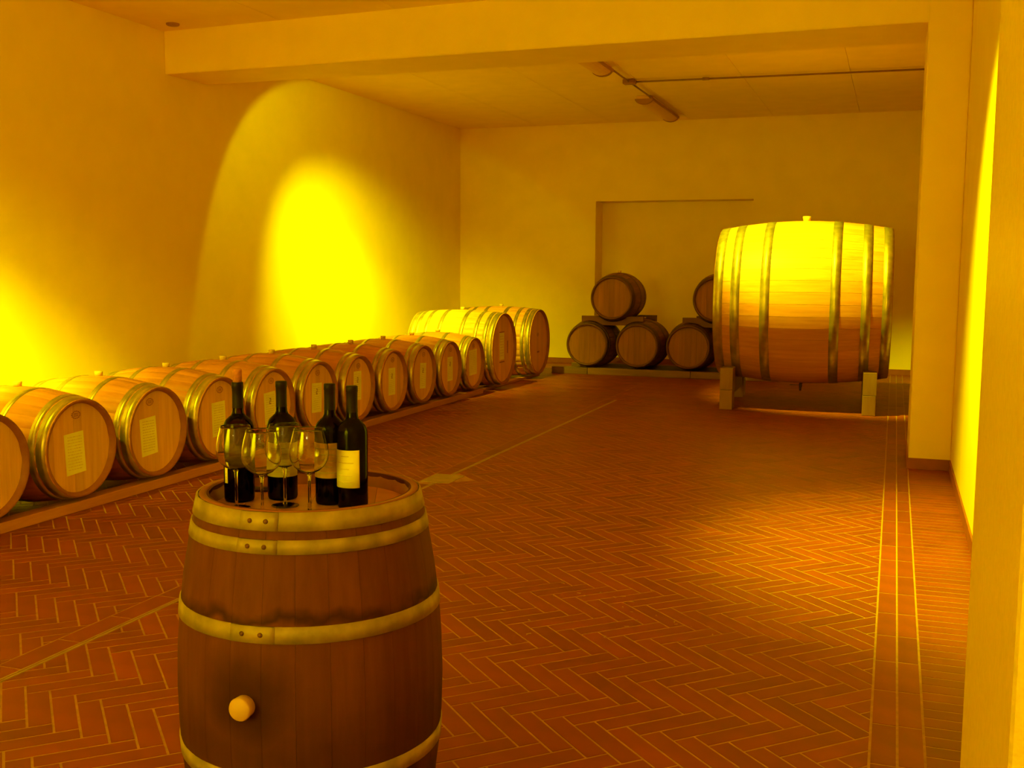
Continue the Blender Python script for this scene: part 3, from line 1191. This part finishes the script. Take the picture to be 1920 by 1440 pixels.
for mb in head_boards(Matrix.Rotation(R(25), 4, 'Z'), HEAD_Z - 0.016, FRh - 0.030, 6, 0.016):
    mb.build('head_board', M['tasting_head'], hd)
mb = MB(); mb.lathe([(0, 0.03), (FRh - 0.03, 0.03), (FRh - 0.03, 0.045), (0, 0.045)], 40)
mb.build('lower_head', M['tasting_head'], fg)
mb = MB(Matrix.Translation((BUNG_POS[0] * 1.0, BUNG_POS[1], BUNG_POS[2])) @ Matrix.Rotation(BUNG_A, 4, 'Z') @ Matrix.Rotation(PI / 2, 4, 'Y'))
mb.lathe([(0, -0.02), (0.024, -0.02), (0.0275, 0.022), (0.025, 0.027), (0, 0.027)], 28)
tag(mb.build('bung', M['bung'], fg), 'pale round bung in the side of the barrel')

# ------------------------------------------------------------------ bottles and glasses on the tasting barrel
def bottle(name, label, xy, fill, lab=None, cork=False, scale=1.0, face=0.0):
    g = thing(name, label, 'bottle', (xy[0], xy[1], HEAD_Z), FG_FACE + face, 'wine bottles on the tasting barrel')
    S = Matrix.Scale(scale, 4)
    mb = MB(S)
    mb.lathe([(0, 0.008), (0.020, 0.004), (0.031, 0.0), (0.0355, 0.002), (0.0375, 0.008), (0.0378, 0.10), (0.0378, 0.184), (0.0372, 0.192), (0.0348, 0.2005), (0.0300, 0.208),
              (0.0232, 0.2145), (0.0172, 0.220), (0.0144, 0.227), (0.0134, 0.240), (0.0128, 0.296), (0.0, 0.297)], 36)
    mb.build('glass_body', M['bottle'], g)
    mb = MB(S)
    prof = [(0, 0.012), (0.018, 0.009), (0.030, 0.004), (0.0350, 0.006), (0.0362, 0.011)]
    full = [(0.0363, 0.10), (0.0363, 0.184), (0.0357, 0.1915), (0.0333, 0.1995), (0.0285, 0.207), (0.0217, 0.2135), (0.0158, 0.219), (0.0130, 0.226), (0.0120, 0.240)]
    pts = [q for q in full if q[1] <= fill]
    lastr = pts[-1][0] if pts else 0.0363
    prof += pts + [(lastr, fill), (0, fill)]
    mb.lathe(prof, 32)
    mb.build('wine', M['wine'], g)
    mb = MB(S)
    mb.lathe([(0.0143, 0.238), (0.0138, 0.250), (0.0137, 0.270), (0.0139, 0.287), (0.0146, 0.288), (0.0146, 0.301), (0.0132, 0.303), (0, 0.303)], 28)
    mb.build('capsule', M['foil'], g)
    if lab:
        z0, z1, c, hwid, mt = lab
        mb = MB(S)
        mb.lathe([(0.0381, z0), (0.0386, z0), (0.0386, z1), (0.0381, z1)], 24, c - hwid, c + hwid, closed_prof=True)
        lo = mb.build('label', mt, g)
        mb = MB(S)
        rr = random.Random(int(z0 * 1000))
        for q in range(5):
            zz = z1 - (z1 - z0) * (0.16 + 0.17 * q)
            wd = hwid * rr.uniform(0.25, 0.6)
            mb.lathe([(0.0386, zz - 0.0012), (0.0388, zz - 0.0012), (0.0388, zz + 0.0012), (0.0386, zz + 0.0012)], 10, c - wd, c + wd, closed_prof=True)
        mb.build('print', M['ink_faint'], lo)
    if cork:
        mb = MB(S)
        mb.lathe([(0, 0.302), (0.0112, 0.302), (0.0118, 0.333), (0.0105, 0.336), (0, 0.336)], 20)
        mb.build('cork', M['cork'], g)
    return g


bottle('wine_bottle', 'half-empty dark wine bottle with a brown cork in its neck', (-1.5487, 2.2768), 0.105, (0.050, 0.098, R(-52), R(8), M['bottle_label']), cork=True)
bottle('wine_bottle', 'dark wine bottle with a cream wrap label behind the middle glasses', (-1.4603, 2.3382), 0.25, (0.062, 0.150, R(0), R(75), M['bottle_label']))
bottle('wine_bottle', 'dark wine bottle with a mottled printed label, half behind the rightmost bottle', (-1.3188, 2.3342), 0.25, (0.070, 0.158, R(-18), R(85), M['bottle_label_print']))
bottle('wine_bottle', 'rightmost dark wine bottle with a squarish cream label', (-1.2446, 2.3125), 0.25, (0.055, 0.148, R(-32), R(56), M['bottle_label']), scale=1.0)


def wine_glass(label, xy):
    g = thing('wine_glass', label, 'glass', (xy[0], xy[1], HEAD_Z), random.uniform(0, 6), 'clear wine glasses on the tasting barrel')
    mb = MB()
    outer = [(0.0, 0.0965), (0.012, 0.098), (0.026, 0.104), (0.038, 0.115), (0.0455, 0.130), (0.0475, 0.145), (0.0455, 0.165), (0.041, 0.185), (0.0365, 0.202), (0.0355, 0.2055)]
    inner = [(0.0345, 0.2055), (0.0355, 0.201), (0.0398, 0.185), (0.0443, 0.165), (0.0463, 0.145), (0.0443, 0.131), (0.037, 0.1165), (0.0255, 0.106), (0.012, 0.1005), (0, 0.0995)]
    mb.lathe(outer + inner, 40)
    mb.build('bowl', M['glass'], g)
    mb = MB()
    mb.lathe([(0, 0.0035), (0.006, 0.0035), (0.0042, 0.012), (0.0036, 0.03), (0.0036, 0.075), (0.0045, 0.090), (0.0075, 0.0962), (0, 0.0962)], 20)
    mb.build('stem', M['glass'], g)
    mb = MB()
    mb.lathe([(0, 0.0), (0.0335, 0.0), (0.0345, 0.0008), (0.0335, 0.0016), (0.012, 0.003), (0, 0.0033)], 36)
    mb.build('foot', M['glass'], g)
    return g


wine_glass('leftmost clear wine glass, in front of the corked bottle', (-1.5033, 2.1967))
wine_glass('clear wine glass second from the left, between the two left bottles', (-1.4066, 2.1606))
wine_glass('clear wine glass in front of the bottle with the wrap label', (-1.409, 2.266))
wine_glass('rightmost clear wine glass, beside the bottle with the mottled label', (-1.3134, 2.2222))

# folded corkscrew lying on the head
ck = thing('corkscrew', 'dark folded corkscrew lying on the barrel head between the left bottles', 'corkscrew', (-1.545, 2.395, HEAD_Z), R(20))
mb = MB(); mb.box(-0.055, 0.055, -0.006, 0.006, 0, 0.013)
bevel(mb.build('handle', M['metal_dark'], ck), 0.004)
mb = MB(); mb.box(-0.050, 0.045, 0.0065, 0.0095, 0.002, 0.010)
mb.build('lever', M['metal_dark'], ck)
mb = MB(); mb.tube((-0.030, -0.009, 0.005), (0.030, -0.009, 0.005), 0.0025, 8)
mb.build('worm', M['metal_dark'], ck)
